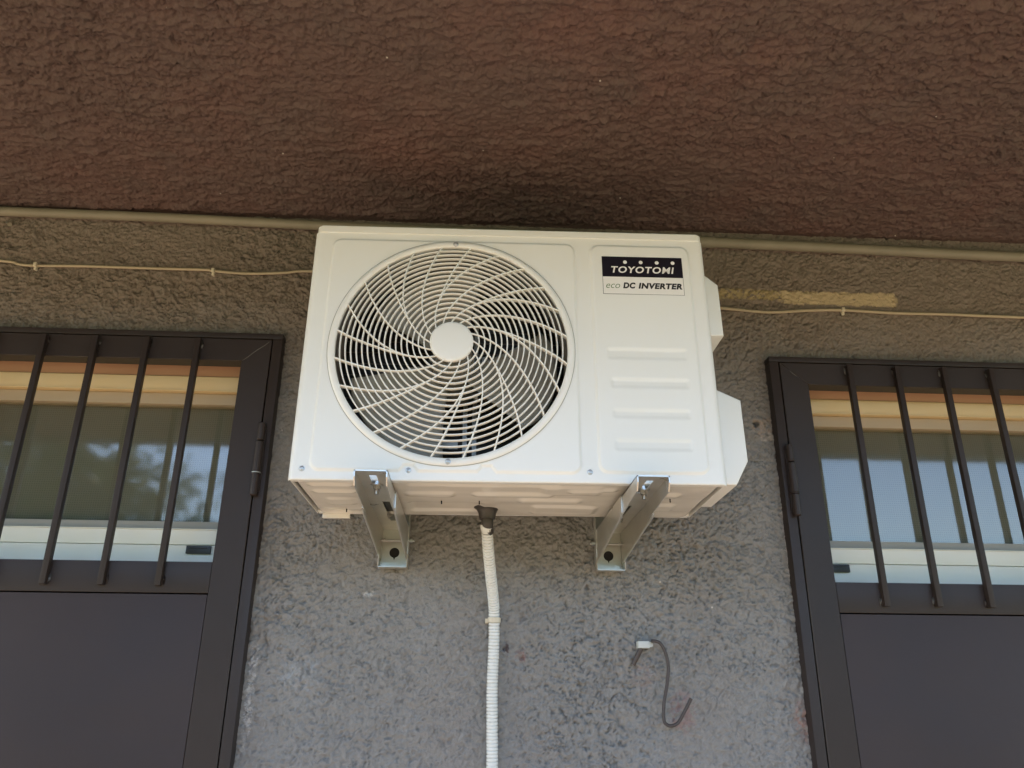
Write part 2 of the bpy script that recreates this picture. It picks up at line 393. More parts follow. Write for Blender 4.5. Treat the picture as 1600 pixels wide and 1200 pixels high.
def span(a, b, step): return np.linspace(a, b, int(round((b-a)/step))+1)
TOPZ = CZ+.006
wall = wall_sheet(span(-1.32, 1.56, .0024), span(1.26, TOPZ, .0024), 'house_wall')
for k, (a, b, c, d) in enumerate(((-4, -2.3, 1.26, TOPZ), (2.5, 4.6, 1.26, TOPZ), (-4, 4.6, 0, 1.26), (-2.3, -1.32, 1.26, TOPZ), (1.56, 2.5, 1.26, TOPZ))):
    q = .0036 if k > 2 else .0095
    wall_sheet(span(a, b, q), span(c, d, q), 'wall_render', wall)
tag(wall, 'rough grey brown stucco house wall behind the white air conditioner', 'wall')
# body of the wall behind the render: closed around the two openings
bm = bmesh.new(); WY0, WY1 = .016, .26
for a, b_, z0, z1 in ((-4, OPEN[0][0], 0, CZ), (OPEN[0][1], OPEN[1][0], 0, CZ), (OPEN[1][1], 4.6, 0, CZ), (OPEN[0][0], OPEN[0][1], OPEN[0][2], CZ), (OPEN[1][0], OPEN[1][1], OPEN[1][2], CZ)):
    box(bm, a, b_, WY0, WY1, z0, z1)
obj('wall_core', bm, M['plain'], wall)
bm = bmesh.new(); box(bm, -4, 4.6, .5, 4, 0, CZ); box(bm, -4, -3.8, .261, .5, 0, CZ); box(bm, 4.4, 4.6, .261, .5, 0, CZ)
for o_ in OPEN: pass
box(bm, -.42, .66, .262, .5, 0, CZ)
obj('inner_wall', bm, M['dark'], wall)

# balcony: rough soffit, slab, fascia, upper storey
ys = axis_pts(EDGE, -1.02, .004, .005, .0032, .009); xs2 = axis_pts(-4.0, -1.36, 1.62, 4.6, .0032, .009)
X, Y = np.meshgrid(xs2, ys, indexing='ij')
H = stucco(X*1.18, Y*1.18, 47, ax=1.35)*.98
H = H+.0060*sstep(.5, .8, vnoise(X/.06, Y/.018, 50))*vnoise(X/.02, Y/.008, 51)
sw = Y/.034+3.0*vnoise(X/.11, Y/.06, 52); H = H+.0040*(sw-np.floor(sw))**2*sstep(.5, .7, vnoise(X/.13, Y/.07, 53))
H = H*(sstep(0, .03, -Y)*.9+.1)
co = np.stack([X, Y, CZ-H], -1).reshape(-1, 3)
f = grid_faces(len(xs2), len(ys))[:, ::-1]
balcony = empty('balcony', (0, 0, 0)); tag(balcony, 'balcony overhead with rough dark brown stucco underside', 'balcony')
npobj('soffit', co, f, M['soffit'], balcony)
bm = bmesh.new(); box(bm, -4, 4.6, EDGE, 0, CZ+.012, CZ+.17); obj('slab', bm, M['plain'], balcony)
bm = bmesh.new(); box(bm, -4.02, 4.62, EDGE-.03, EDGE-.0005, CZ-.03, CZ+.20, .006); obj('fascia', bm, M['plain'], balcony)
bm = bmesh.new(); box(bm, -4, 4.6, .0, 4, CZ+.012, 6.0); o = obj('upper_storey', bm, M['plain']); tag(o, 'plain upper storey of the house above the balcony', 'building')

bm = bmesh.new(); box(bm, -5, 5.6, -5.2, .0, -.12, 0); o = obj('terrace', bm, M['tile']); tag(o, kind='structure')
bm = bmesh.new(); bmesh.ops.create_grid(bm, x_segments=1, y_segments=1, size=600); o = obj('ground', bm, M['soil']); o.location = (0, 0, -.13); tag(o, kind='structure')

def tree(x, y, h, r, label, seed, n=2600):
    rg = random.Random(seed); t = empty('garden_tree', (x, y, -.13)); tag(t, label, 'tree', 'trees at the end of the garden')
    bm = bmesh.new(); tube(bm, smooth_path([(0, 0, 0), (.1, .05, h*.3), (-.05, .1, h*.6), (.05, 0, h*.85)], 4), [.16*r/2*(1-.75*i/12)+.02 for i in range(13)], 8)
    for k in range(6):
        a = rg.uniform(0, 6.28); z0 = h*rg.uniform(.3, .55)
        tube(bm, [(0, 0, z0), (math.cos(a)*r*.4, math.sin(a)*r*.4, z0+h*.12), (math.cos(a)*r*.75, math.sin(a)*r*.75, z0+h*.25)], [.06*r/2, .04*r/2, .015], 6)
    obj('trunk', bm, M['bark'], t)
    cl = [(rg.uniform(-.6, .6)*r, rg.uniform(-.6, .6)*r, h*rg.uniform(.5, .85), rg.uniform(.25, .5)*r) for _ in range(22)]
    bm = bmesh.new()
    for i in range(n):
        c = rg.choice(cl); d = Vector((rg.gauss(0, 1), rg.gauss(0, 1), rg.gauss(0, 1))).normalized()*c[3]*rg.random()**.4
        p = Vector(c[:3])+d; u = Vector((rg.gauss(0, 1), rg.gauss(0, 1), rg.gauss(0, 1))).normalized(); v = u.orthogonal().normalized(); s = rg.uniform(.10, .2)
        bm.faces.new([bm.verts.new(p+u*s), bm.verts.new(p+v*s*.6), bm.verts.new(p-u*s), bm.verts.new(p-v*s*.6)])
    o = obj('crown', bm, M['leaf'], t); o['kind'] = 'stuff'
for i, (x, y, h, r, lb) in enumerate([(-8.4, -14, 6.9, 3.3, 'tall round garden tree nearest the terrace on the left'), (-4.8, -17, 4.4, 2.2, 'low garden tree right of the tall round one'),
        (-13, -15, 6.5, 2.8, 'broad tree at the far left of the garden'), (1, -22, 4.2, 2.6, 'low tree opposite the air conditioner'), (6, -23, 4.0, 2.6, 'low tree right of the garden centre'),
        (11, -22, 4.4, 2.8, 'bushy tree on the right side of the garden'), (17, -20, 4.6, 3.0, 'wide tree at the far right of the garden')]):
    tree(x, y, h, r, lb, 30+i, 4300 if i == 0 else 2600)

bm = bmesh.new(); box(bm, -40, 40, -25.2, -24, -.13, 4.6)  # unseen leafy block added to keep low sky light off the upper wall
sky_blocker = obj('sky_blocker_hedge', bm, M['leaf']); tag(sky_blocker, 'tall added unseen hedge closing the far end of the garden', 'sky_blocker')
rg = random.Random(5); bm = bmesh.new()
for i in range(9000):
    p = Vector((rg.uniform(-40, 40), rg.uniform(-24.3, -23.7), rg.uniform(0, 4.9)+rg.gauss(0, .15))); u = Vector((rg.gauss(0, 1), rg.gauss(0, 1), rg.gauss(0, 1))).normalized(); v = u.orthogonal().normalized(); q = rg.uniform(.12, .26)
    bm.faces.new([bm.verts.new(p+u*q), bm.verts.new(p+v*q*.6), bm.verts.new(p-u*q), bm.verts.new(p-v*q*.6)])
o = obj('sky_blocker_leaves', bm, M['leaf'], sky_blocker); o['kind'] = 'stuff'

# ================================================================== grille doors and the windows behind them
def door(side, xi, zt, label):
    """xi: inner jamb edge nearest the air conditioner; side +1 extends to +x, -1 to -x; zt top of the frame"""
    t = empty('security_door', (xi, 0, 0)); tag(t, label, 'door', 'grille doors either side of the air conditioner')
    def bx(name, a0, a1, y0, y1, z0, z1, m, bev=.0015, parent=t):
        x0, x1 = sorted((side*a0, side*a1)); bm = bmesh.new(); box(bm, x0, x1, y0, y1, z0, z1, bev, 2)
        return obj(name, bm, m, parent, True, 40)
    W = .942; JW = .0225; FY = -.030
    # fixed frame (jambs and head)
    bx('jamb', 0, JW, FY, .05, 0, zt-.0142, M['door']); bx('jamb', W-JW, W, FY, .05, 0, zt-.0142, M['door'])
    bx('frame_head', 0, W, FY, .05, zt-.014, zt, M['door'])
    bx('rebate', JW-.004, JW+.010, .018, .045, 0, zt-.02, M['door']); bx('rebate', W-JW-.010, W-JW+.004, .018, .045, 0, zt-.02, M['door'])
    # leaf: mitred box section
    g = .0026; a0 = JW+g; a1 = W-JW-g; st = .0665; z1 = zt-.0165; LF = FY-.001; LB = .012; zo = zt-.074; zr = zt-.549; zp = zr-.066
    def mitre(name, pts):
        bm = bmesh.new(); prism(bm, [(side*x, z) for x, z in pts], LF, LB)
        bmesh.ops.bevel(bm, geom=[e for e in bm.edges], offset=.0012, segments=1, affect='EDGES'); return obj(name, bm, M['door'], t)
    mitre('stile', [(a0, .02), (a0+st, .02), (a0+st, zo), (a0, z1)]); mitre('stile', [(a1, .02), (a1-st, .02), (a1-st, zo), (a1, z1)])
    mitre('top_rail', [(a0+.0006, z1), (a1-.0006, z1), (a1-st, zo+.0005), (a0+st, zo+.0005)])
    bx('middle_rail', a0+st+.0003, a1-st-.0003, LF+.0005, LB, zp, zr, M['door'], .001)
    # pressed sheet below
    bm = bmesh.new(); x0, x1 = sorted((side*(a0+st+.0015), side*(a1-st-.0015))); box(bm, x0, x1, LF+.0022, LB-.004, .02, zp-.0028, .0012)
    obj('sheet_panel', bm, M['door_panel'], t, True)
    # weld mark on the mitre
    P = [(side*(a0+.004+.0592*s), LF-.0003, z1-.004-.0530*s) for s in (.02, .2, .33, .45, .62, .8, 1.0)]
    P = [(x+random.uniform(-.0012, .0012), y, z+random.uniform(-.0012, .0012)) for x, y, z in P]
    if side > 0: P = P[2:5]
    bm = bmesh.new(); tube(bm, P, [.0005]+[.0011]*(len(P)-2)+[.0006], 6); obj('weld_seam', bm, M['weld'], t, True)
    # bars
    n = 7; 
    for k in range(n):
        xb = a0+st+.105+.1205*k
        if xb > a1-st-.05: break
        b = bx('bar', xb-.0065, xb+.0065, LF-.0145, LF-.0002, zr-.052, zt-.022, M['door'], .0012)
        for zz, s2 in ((zt-.035, 1), (zr-.040, 1), (zr-.030, -1)):
            bm = bmesh.new(); r = bmesh.ops.create_icosphere(bm, subdivisions=2, radius=.0035)
            for v in bm.verts: v.co = Vector((v.co.x*.8, v.co.y*.7, v.co.z*random.uniform(1.6, 2.6)))+Vector((side*(xb-s2*.0078), LF-.0008, zz+random.uniform(-.006, .006)))+Vector((random.uniform(-.0006, .0006),)*3)
            obj('weld_bead', bm, M['weld'] if random.random() < .45 else M['door'], b, True, 180)
    # hinge: three knuckles with washer rims on a leaf plate
    hx = JW-.003; hz0, hz1 = zt-.402, zt-.232
    h = bx('hinge', hx-.010, hx+.004, FY-.006, FY-.0003, hz0+.010, hz1-.01, M['door'], .001)
    L = hz1-hz0
    for s0, s1, rr in ((0, .30, .0086), (.315, .74, .0096), (.755, 1.0, .0082)):
        bm = bmesh.new(); y0 = FY-.0105; za, zb = hz0+L*s0, hz0+L*s1
        lathe(bm, [(0, za), (rr-.0015, za), (rr, za+.002), (rr, zb-.002), (rr-.0015, zb), (0, zb)], 20, 'Z', (side*hx, y0, 0)); obj('hinge_knuckle', bm, M['door'], h, True)
    bm = bmesh.new(); lathe(bm, [(0, hz0+L*.302), (.0105, hz0+L*.302), (.0108, hz0+L*.308), (.0105, hz0+L*.314), (0, hz0+L*.314)], 20, 'Z', (side*hx, FY-.0105, 0)); obj('hinge_washer', bm, M['steel'] if side < 0 else M['door'], h, True)
    return t
door(-1, -.4785, 2.2755, 'dark brown grille door at the left edge, hinged beside the air conditioner')
door(1, .7230, 2.2515, 'dark brown grille door at the right edge, hinged on its left side')

def window(side, xi, dz, label):
    t = empty('glazed_window', (xi, 0, dz)); tag(t, label, 'window', 'cream and white windows behind the grille doors')
    def bx(name, a0, a1, y0, y1, z0, z1, m, bev=.002, parent=t):
        x0, x1 = sorted((side*a0, side*a1)); bm = bmesh.new(); box(bm, x0, x1, y0, y1, z0, z1, bev, 2)
        return obj(name, bm, m, parent, True, 40)
    W = .94
    bx('lintel_board', .012, W-.012, .056, .12, 2.191, 2.262, M['tan'])
    bx('frame_head', .012, W-.012, .052, .12, 2.1545, 2.190, M['cream']); bx('drip_edge', .012, W-.012, .049, .12, 2.1505, 2.154, M['cream'], .001)
    bx('frame_jamb', .012, .040, .052, .12, 1.60, 2.150, M['alu']); bx('frame_jamb', W-.04, W-.012, .052, .12, 1.60, 2.150, M['alu'])
    bx('sash_top_rail', .041, W-.041, .066, .10, 2.121, 2.1498, M['rail'])
    bx('sash_stile', .041, .098, .070, .10, 1.775, 2.1208, M['alu']); bx('sash_stile', W-.098, W-.041, .070, .10, 1.775, 2.1208, M['alu'])
    bx('screen_channel', .0985, W-.0985, .070, .098, 1.811, 1.832, M['gasket'])
    bx('sash_bottom_rail', .041, W-.041, .058, .10, 1.7765, 1.8105, M['alu']); bx('sash_lip', .041, W-.041, .056, .07, 1.8107, 1.8130, M['alu'], .0008)
    bx('frame_sill', .012, W-.012, .052, .13, 1.60, 1.7745, M['alu'], .003)
    a = (.125, .180) if side < 0 else (.108, .166)
    lt = bx('latch', a[0]+.0, a[1], .044, .0515, 1.7545, 1.7725, M['black'], .001); bx('latch_tab', a[0]+.006, a[1]-.008, .041, .044, 1.766, 1.769, M['black'], .0005, lt)
    x0, x1 = sorted((side*.0988, side*(W-.0988)))
    bm = bmesh.new(); box(bm, x0, x1, .080, .084, 1.833, 2.1205); obj('glass_pane', bm, M['glass'], t)
    bm = bmesh.new(); box(bm, x0, x1, .0985, .0995, 1.80, 2.14); obj('insect_screen', bm, M['screen'], t)
    bm = bmesh.new(); box(bm, *sorted((side*.012, side*(W-.012))), .125, .13, .0, 2.262); obj('backing_board', bm, M['dark'], t)
    bx('lower_panel', .041, W-.041, .07, .1, .02, 1.598, M['alu'])
window(-1, -.4785, 0.0, 'white framed window with insect screen behind the left grille door')
window(1, .7230, -.020, 'white framed window with insect screen behind the right grille door')

# ================================================================== air conditioner
AC = empty('air_conditioner', (.0614, -.4079, 1.8266), tuple(math.radians(a) for a in (-1.875, -.226, -.58)))
tag(AC, 'white outdoor air conditioner unit with round fan grille on two wall brackets', 'air conditioner')
FC = (-.1128, .2650); FR = .2247
def rr_sdf(x, z, x0, x1, z0, z1, r):
    cx, cz = (x0+x1)/2, (z0+z1)/2; qx = np.abs(x-cx)-(x1-x0)/2+r; qz = np.abs(z-cz)-(z1-z0)/2+r
    return np.hypot(np.maximum(qx, 0), np.maximum(qz, 0))+np.minimum(np.maximum(qx, qz), 0)-r
xs = np.concatenate([[-.4, -.39985, -.3994, -.3986, -.3972, -.395, -.3925], np.arange(-.3905, .391, .0016), [.3925, .395, .3972, .3986, .3994, .39985, .4]])
zs = np.concatenate([[0, .0004, .0012, .0022, .0034], np.arange(.005, .5200, .0016), [.5210, .5224]])
X, Z = np.meshgrid(xs, zs, indexing='ij')
Yh = np.zeros_like(X)
Rv = .012; d = np.clip(Rv-(.4-np.abs(X)), 0, Rv); Yh += Rv-np.sqrt(np.maximum(Rv*Rv-d*d, 0))
Rb = .003; d = np.clip(Rb-Z, 0, Rb); Yh += Rb-np.sqrt(np.maximum(Rb*Rb-d*d, 0))
# raised fan panel with notches for the screws
sd = rr_sdf(X, Z, -.3635, .1325, .0158, .5078, .020)
for nx in (-.1838, -.0420):
    notch = np.maximum(np.abs(X-nx)-.0075-np.maximum(0, .0275-Z)*.8, Z-.0275); sd = np.maximum(sd, -notch)
Yh -= .0040*(1-sstep(-.0055, .0005, sd))
# raised service panel and its four pressed louvres
sd = rr_sdf(X, Z, .1615, .3690, .0178, .5075, .020)
Yh -= .0040*(1-sstep(-.006, .0005, sd))
for (x0, x1, z0, z1) in ((.186, .347, .2450, .2725), (.191, .3465, .1850, .2090), (.192, .344, .1235, .1460), (.193, .342, .0600, .0860)):
    s2 = rr_sdf(X, Z, x0, x1, z0, z1, .008); prof = (1-sstep(-.009, .001, s2)); lip = sstep(z0, z1, Z)
    Yh += .0019*prof*(.55+.45*lip)
# ever so slight oil canning of the sheet
Yh += .0007*(vnoise(X/.16+3, Z/.12+3, 5)-.5)
co = np.stack([X, Yh, Z], -1).reshape(-1, 3); f = grid_faces(len(xs), len(zs)); cc = co[f].mean(1)
keep = np.hypot(cc[:, 0]-FC[0], cc[:, 2]-FC[1]) > FR+.006
panel = npobj('front_panel', co, f[keep], M['white'], AC)
# side panels, rear, top cover, underside
def poly_side(sx):
    bm = bmesh.new(); x = sx*.4
    r = box(bm, min(x, x-sx*.0015), max(x, x-sx*.0015), .0122, .285, .0045, .522, .0004, 1)
    return bm
for sx in (-1, 1): obj('side_panel', poly_side(sx), M['white'], AC)
bm = bmesh.new(); box(bm, -.3985, .3985, .275, .295, .006, .52, .002); obj('rear_guard', bm, M['white'], AC)
bm = bmesh.new(); box(bm, -.3975, .3985, -.0022, .297, .5225, .5400, .0)
es = [e for e in bm.edges if abs(e.verts[0].co.z-e.verts[1].co.z) > .01]
bmesh.ops.bevel(bm, geom=es, offset=.013, segments=4, profile=.5, affect='EDGES')
es = [e for e in bm.edges if e.verts[0].co.z > .539 and e.verts[1].co.z > .539]
bmesh.ops.bevel(bm, geom=es, offset=.004, segments=3, affect='EDGES')
obj('top_cover', bm, M['white'], AC, True)
# bottom flange of the front sheet
bm = bmesh.new(); box(bm, -.3945, .3955, .0032, .016, .0002, .0016, .0003, 1); obj('front_flange', bm, M['white'], AC)
# base pan: pressed sheet seen from below
xs = np.arange(-.392, .3925, .0025); ys = np.arange(.004, .2875, .0025)
X, Y = np.meshgrid(xs, ys, indexing='ij'); P = np.zeros_like(X)
for (x0, x1, y0, y1, h_) in ((-.375, -.285, .035, .060, .006), (-.375, -.285, .080, .105, .006), (-.20, -.10, .085, .125, .005), (-.19, .10, .018, .050, -.005), (-.07, .09, .085, .120, .006), (.02, .15, .125, .165, .006),
                          (-.20, -.045, .170, .250, -.006), (.05, .19, .185, .26, .006), (.06, .18, .03, .10, .004), (.29, .335, .07, .115, .006), (.29, .345, .16, .22, .006), (-.37, -.30, .24, .275, -.004), (-.36, -.30, .14, .20, .004), (.11, .21, .045, .075, .005)):
    P += h_*(1-sstep(-.014, .003, rr_sdf(X, Y, x0, x1, y0, y1, .016)))
P += .0035*(vnoise(X/.11, Y/.07, 21)-.5)
zc = .0035-P*.75-.0012*(vnoise(X/.045, Y/.03, 23)-.5)
edge = rr_sdf(X, Y, -.392, .392, -.1, .2865, .03); mask = edge < -.0005
zc = zc+.006*sstep(-.006, 0, edge)
co = np.stack([X, Y, zc], -1).reshape(-1, 3); f = grid_faces(len(xs), len(ys)); cc = co[f].mean(1)
keep = rr_sdf(cc[:, 0], cc[:, 1], -.392, .392, -.1, .2865, .03) < -.001
pan = npobj('base_pan', co, f[keep][:, ::-1], M['pan'], AC)
for x0, x1 in ((-.388, -.33),):
    bm = bmesh.new(); box(bm, x0, x1, .279, .289, -.006, .004, .001); obj('foot_lip', bm, M['pan'], AC)
for x, y in ((-.13, .155), (-.055, .155), (.32, .12), (-.33, .235)):
    bm = bmesh.new(); cyl(bm, (x, y, -.0035), (x, y, .004), .0013, n=8); obj('pan_pinhole', bm, M['dark'], AC)  # near-black pins stand in for dark pinholes in the pan
# inside: shroud, coil, motor, mount, fan
bm = bmesh.new(); lathe(bm, [(.2300, .001), (.2275, .012), (.2255, .03), (.2255, .085), (.232, .1)], 72, 'Y', (FC[0], 0, FC[1])); obj('shroud', bm, M['shroud'], AC, True, 60)
bm = bmesh.new(); box(bm, -.385, .155, .238, .268, .012, .515)
obj('coil', bm, M['coil'], AC)
bm = bmesh.new()
for k in range(18):
    z = .03+.0275*k; box(bm, -.38, .15, .2345, .2372, z, z+.0022)
o = obj('coil_tubes', bm, M['tube'], AC)
bm = bmesh.new(); box(bm, .155, .16, .02, .27, .01, .515); obj('inner_partition', bm, M['shroud'], AC)
bm = bmesh.new(); box(bm, -.39, .39, .1, .274, .5150, .5205); obj('inner_roof', bm, M['shroud'], AC)
MX = FC[0]+.036
bm = bmesh.new()
for dx in (-.016, .004): box(bm, MX+dx, MX+dx+.009, .188, .1925, .01, .515, .0008); box(bm, MX+dx, MX+dx+.002, .176, .188, .01, .515)
mount = obj('motor_mount', bm, M['motor'], AC)
for q in ((FC[0]-.13, FC[0]+.01, .183, .187, FC[1]-.145, FC[1]-.130), (FC[0]-.04, FC[0]+.07, .180, .184, FC[1]+.05, FC[1]+.065)):
    bm = bmesh.new(); box(bm, *q); obj('mount_crosspiece', bm, M['motor'], AC)
bm = bmesh.new(); lathe(bm, [(0, .115), (.018, .115), (.02, .122), (.048, .124), (.052, .130), (.052, .178), (0, .178)], 40, 'Y', (FC[0], 0, FC[1])); obj('fan_motor', bm, M['motor'], AC, True)
for dx, dz in ((-.052, -.040), (.048, -.035), (.046, -.105), (-.05, .05), (.05, .05)):
    bm = bmesh.new(); lathe(bm, [(0, .160), (.004, .161), (.0075, .164), (.0085, .170), (.0085, .176)], 16, 'Y', (FC[0]+dx, 0, FC[1]+dz)); obj('motor_screw', bm, M['steel'], AC, True)
fan = empty('propeller_fan', (FC[0], 0, FC[1])); fan.parent = AC
bm = bmesh.new(); lathe(bm, [(0, .045), (.022, .045), (.036, .048), (.042, .056), (.044, .110), (.030, .110)], 48, 'Y'); obj('fan_hub', bm, M['fan'], fan, True)
def blade(a0):
    nr, na = 14, 22; V = []
    for i in range(nr+1):
        s = i/nr; r = .040+s*(.212-.040)
        st = math.radians(6+18*s-10*s*s); en = math.radians(78+8*s)
        for j in range(na+1):
            q = j/na; a = a0+st+(en-st)*q
            rr = r if s < .999 else r
            y = .108-(.062*(1-q)+.004)*(.55+.45*s)+.010*math.sin(PI*q)*s
            rr2 = r*(1-.05*s*(abs(q-.5)*2)**6)
            V.append((rr2*math.cos(a), y, rr2*math.sin(a)))
    F_ = grid_faces(nr+1, na+1)
    o = npobj('fan_blade', np.array(V), F_, M['fan'], fan)
    md = o.modifiers.new('thick', 'SOLIDIFY'); md.thickness = .0028
    return o
for k in range(3): blade(math.radians(180+120*k))
# fan guard: flange ring, 16 rings, 24 ribs of which pairs merge near the hub, hub cap
guard = empty('fan_guard', (FC[0], -.0022, FC[1])); guard.parent = AC
bm = bmesh.new(); lathe(bm, [(.2290, .006), (.2238, .004), (.2236, -.0052), (.2250, -.0070), (.2330, -.0066), (.2368, -.0050), (.2379, -.0032), (.2379, -.0018)], 128, 'Y')
obj('guard_rim', bm, M['guard'], guard, True, 60)
bm = bmesh.new(); lathe(bm, [(.2376, -.0035), (.2388, -.0034), (.2388, -.0025), (.2376, -.0025)], 128, 'Y'); obj('rim_gap', bm, M['gasket'], guard)
def dome(r): return -.0055-.0245*(1-(r/.2247)**2)**.85 if r < .2247 else -.0055
def ringprof(r, y, w, dp):
    return [(r-w*.42, y+dp), (r-w*.5, y+.001), (r-w*.28, y), (r+w*.28, y), (r+w*.5, y+.001), (r+w*.42, y+dp), (r-w*.42, y+dp)]
for k in range(1, 17):
    r = .0415+.01078*k; bm = bmesh.new()
    lathe(bm, ringprof(r, dome(r), .0026, .0075), 110, 'Y'); obj('guard_ring', bm, M['guard'], guard, True, 50)
def ang(r, o_rim, o_in):
    S = 63*math.log(.2247/r)/math.log(.2247/.0415)
    t = min(1, max(0, (.2247-r)/(.2247-.092))); t = t*t*(3-2*t)*.45+t*.55
    return math.radians(S+o_rim+(o_in-o_rim)*t)
phase = 6.8
for g in range(8):
    for o1, o2, rin in ((0, 0, .040), (15, 22.5, .040), (30, 22.5, .091)):
        V = []; N = 46
        for i in range(N+1):
            r = .2250+(rin-.2250)*i/N; a = ang(min(r, .2247), o1, o2)+math.radians(phase+45*g); a2 = ang(min(r-.001, .2246), o1, o2)+math.radians(phase+45*g)
            c = np.array([r*math.cos(a), r*math.sin(a)]); c2 = np.array([(r-.001)*math.cos(a2), (r-.001)*math.sin(a2)])
            t_ = (c2-c)/np.linalg.norm(c2-c); n_ = np.array([-t_[1], t_[0]])
            s = (r-.04)/.185; w_ = .0022+.0006*s; dp = .004+.0085*s; y = dome(min(r, .2247))-.0004
            for (u, yy) in ((-.5, y+dp), (-.5, y+.0008), (-.25, y), (.25, y), (.5, y+.0008), (.5, y+dp)):
                V.append((c[0]+n_[0]*u*w_, yy, c[1]+n_[1]*u*w_))
        V = np.array(V); Fs = []
        for i in range(N):
            for j in range(6):
                a = i*6+j; b_ = i*6+(j+1) % 6; Fs.append((a, b_, b_+6, a+6))
        o = npobj('guard_rib', V, np.array(Fs), M['guard'], guard, False)
bm = bmesh.new(); lathe(bm, [(.0385, -.020), (.0412, -.0215), (.0415, -.0285), (.0405, -.0302), (.0370, -.0310), (.02, -.0316), (0, -.0318)], 56, 'Y'); obj('hub_cap', bm, M['guard'], guard, True, 50)
def screw(x, y, z, r, par):
    bm = bmesh.new(); lathe(bm, [(r*1.25, y+.001), (r*1.25, y-.0006), (r*.98, y-.0008), (r*.95, y-.0020), (r*.7, y-.0030), (r*.35, y-.0033), (r*.30, y-.0018), (0, y-.0018)], 20, 'Y', (x, 0, z))
    a = random.uniform(0, 1.5)
    return obj('screw', bm, M['steel'], par, True, 30)
for x, z in ((-.375, .0204), (-.1838, .0196), (.1465, .0207)): screw(x, 0, z, .0043, AC)
for x, z in ((0.0004, .2300), (0, -.2305)): screw(x, -.0068, z, .0043, guard)
# service covers on the right side
def cover(name, pts, y0, y1, ch):
    """outline (x,z) facing the viewer; front edge chamfered back"""
    bm = bmesh.new(); prism(bm, pts, y0, y1)
    es = [e for e in bm.edges if max(v.co.y for v in e.verts) < y0+1e-5]
    bmesh.ops.bevel(bm, geom=es, offset=ch, segments=3, profile=.5, affect='EDGES')
    return obj(name, bm, M['white'], AC, True, 40)
cover('handle_cover', [(.4005, .4800), (.4180, .4680), (.4400, .4480), (.4405, .3300), (.4160, .3285), (.4005, .3285)], .050, .17, .003)
bm = bmesh.new(); prism_x(bm, [(.055, .3284), (.155, .3284), (.155, .2880)], .4005, .4150); obj('handle_recess', bm, M['white'], AC)
cover('valve_cover', [(.4005, .2120), (.4170, .2040), (.4570, .1850), (.4575, .0600), (.4310, .0130), (.4005, .0130)], .044, .22, .003)
# sticker
st = empty('sticker', (0, 0, 0)); st.parent = AC
def flat(name, x0, x1, z0, z1, y, m):
    bm = bmesh.new(); box(bm, x0, x1, y, -.0038, z0, z1); return obj(name, bm, m, st)
SX0, SX1, SZ0, SZ1, SZM = .1862, .3510, .3905, .4778, .4305
flat('sticker_border', SX0, SX1, SZ0, SZM+.002, -.0044, M['ink']); flat('sticker_base', SX0+.0007, SX1-.0007, SZ0+.0007, SZM+.002, -.0046, M['white_print'])
flat('sticker_band', SX0, SX1, SZM, SZ1, -.0048, M['black_print'])
bm = bmesh.new(); text_bm(bm, 'TOYOTOMI', .2045, .4395, -.00500, .0155, .1290, .18, .026, 1.15)
for cxp in (.2337, .2660, .2990, .3318):
    vs_ = [bm.verts.new((cxp+.0041*math.cos(2*PI*k/20), -.00500, .4655-.0006+.0041*math.sin(2*PI*k/20))) for k in range(20)]; bm.faces.new(vs_)
obj('lettering', bm, M['white_print'], st)
bm = bmesh.new(); text_bm(bm, 'eco', .1925, .4040, -.00470, .0098, .0285, .28, -.006); obj('lettering', bm, M['green_print'], st)
bm = bmesh.new(); text_bm(bm, 'DC', .2270, .4037, -.00470, .0140, .0255, .2, .052, 1.10); text_bm(bm, 'INVERTER', .2580, .4037, -.00470, .0136, .0895, .2, .052, 1.10); obj('lettering', bm, M['ink'], st)

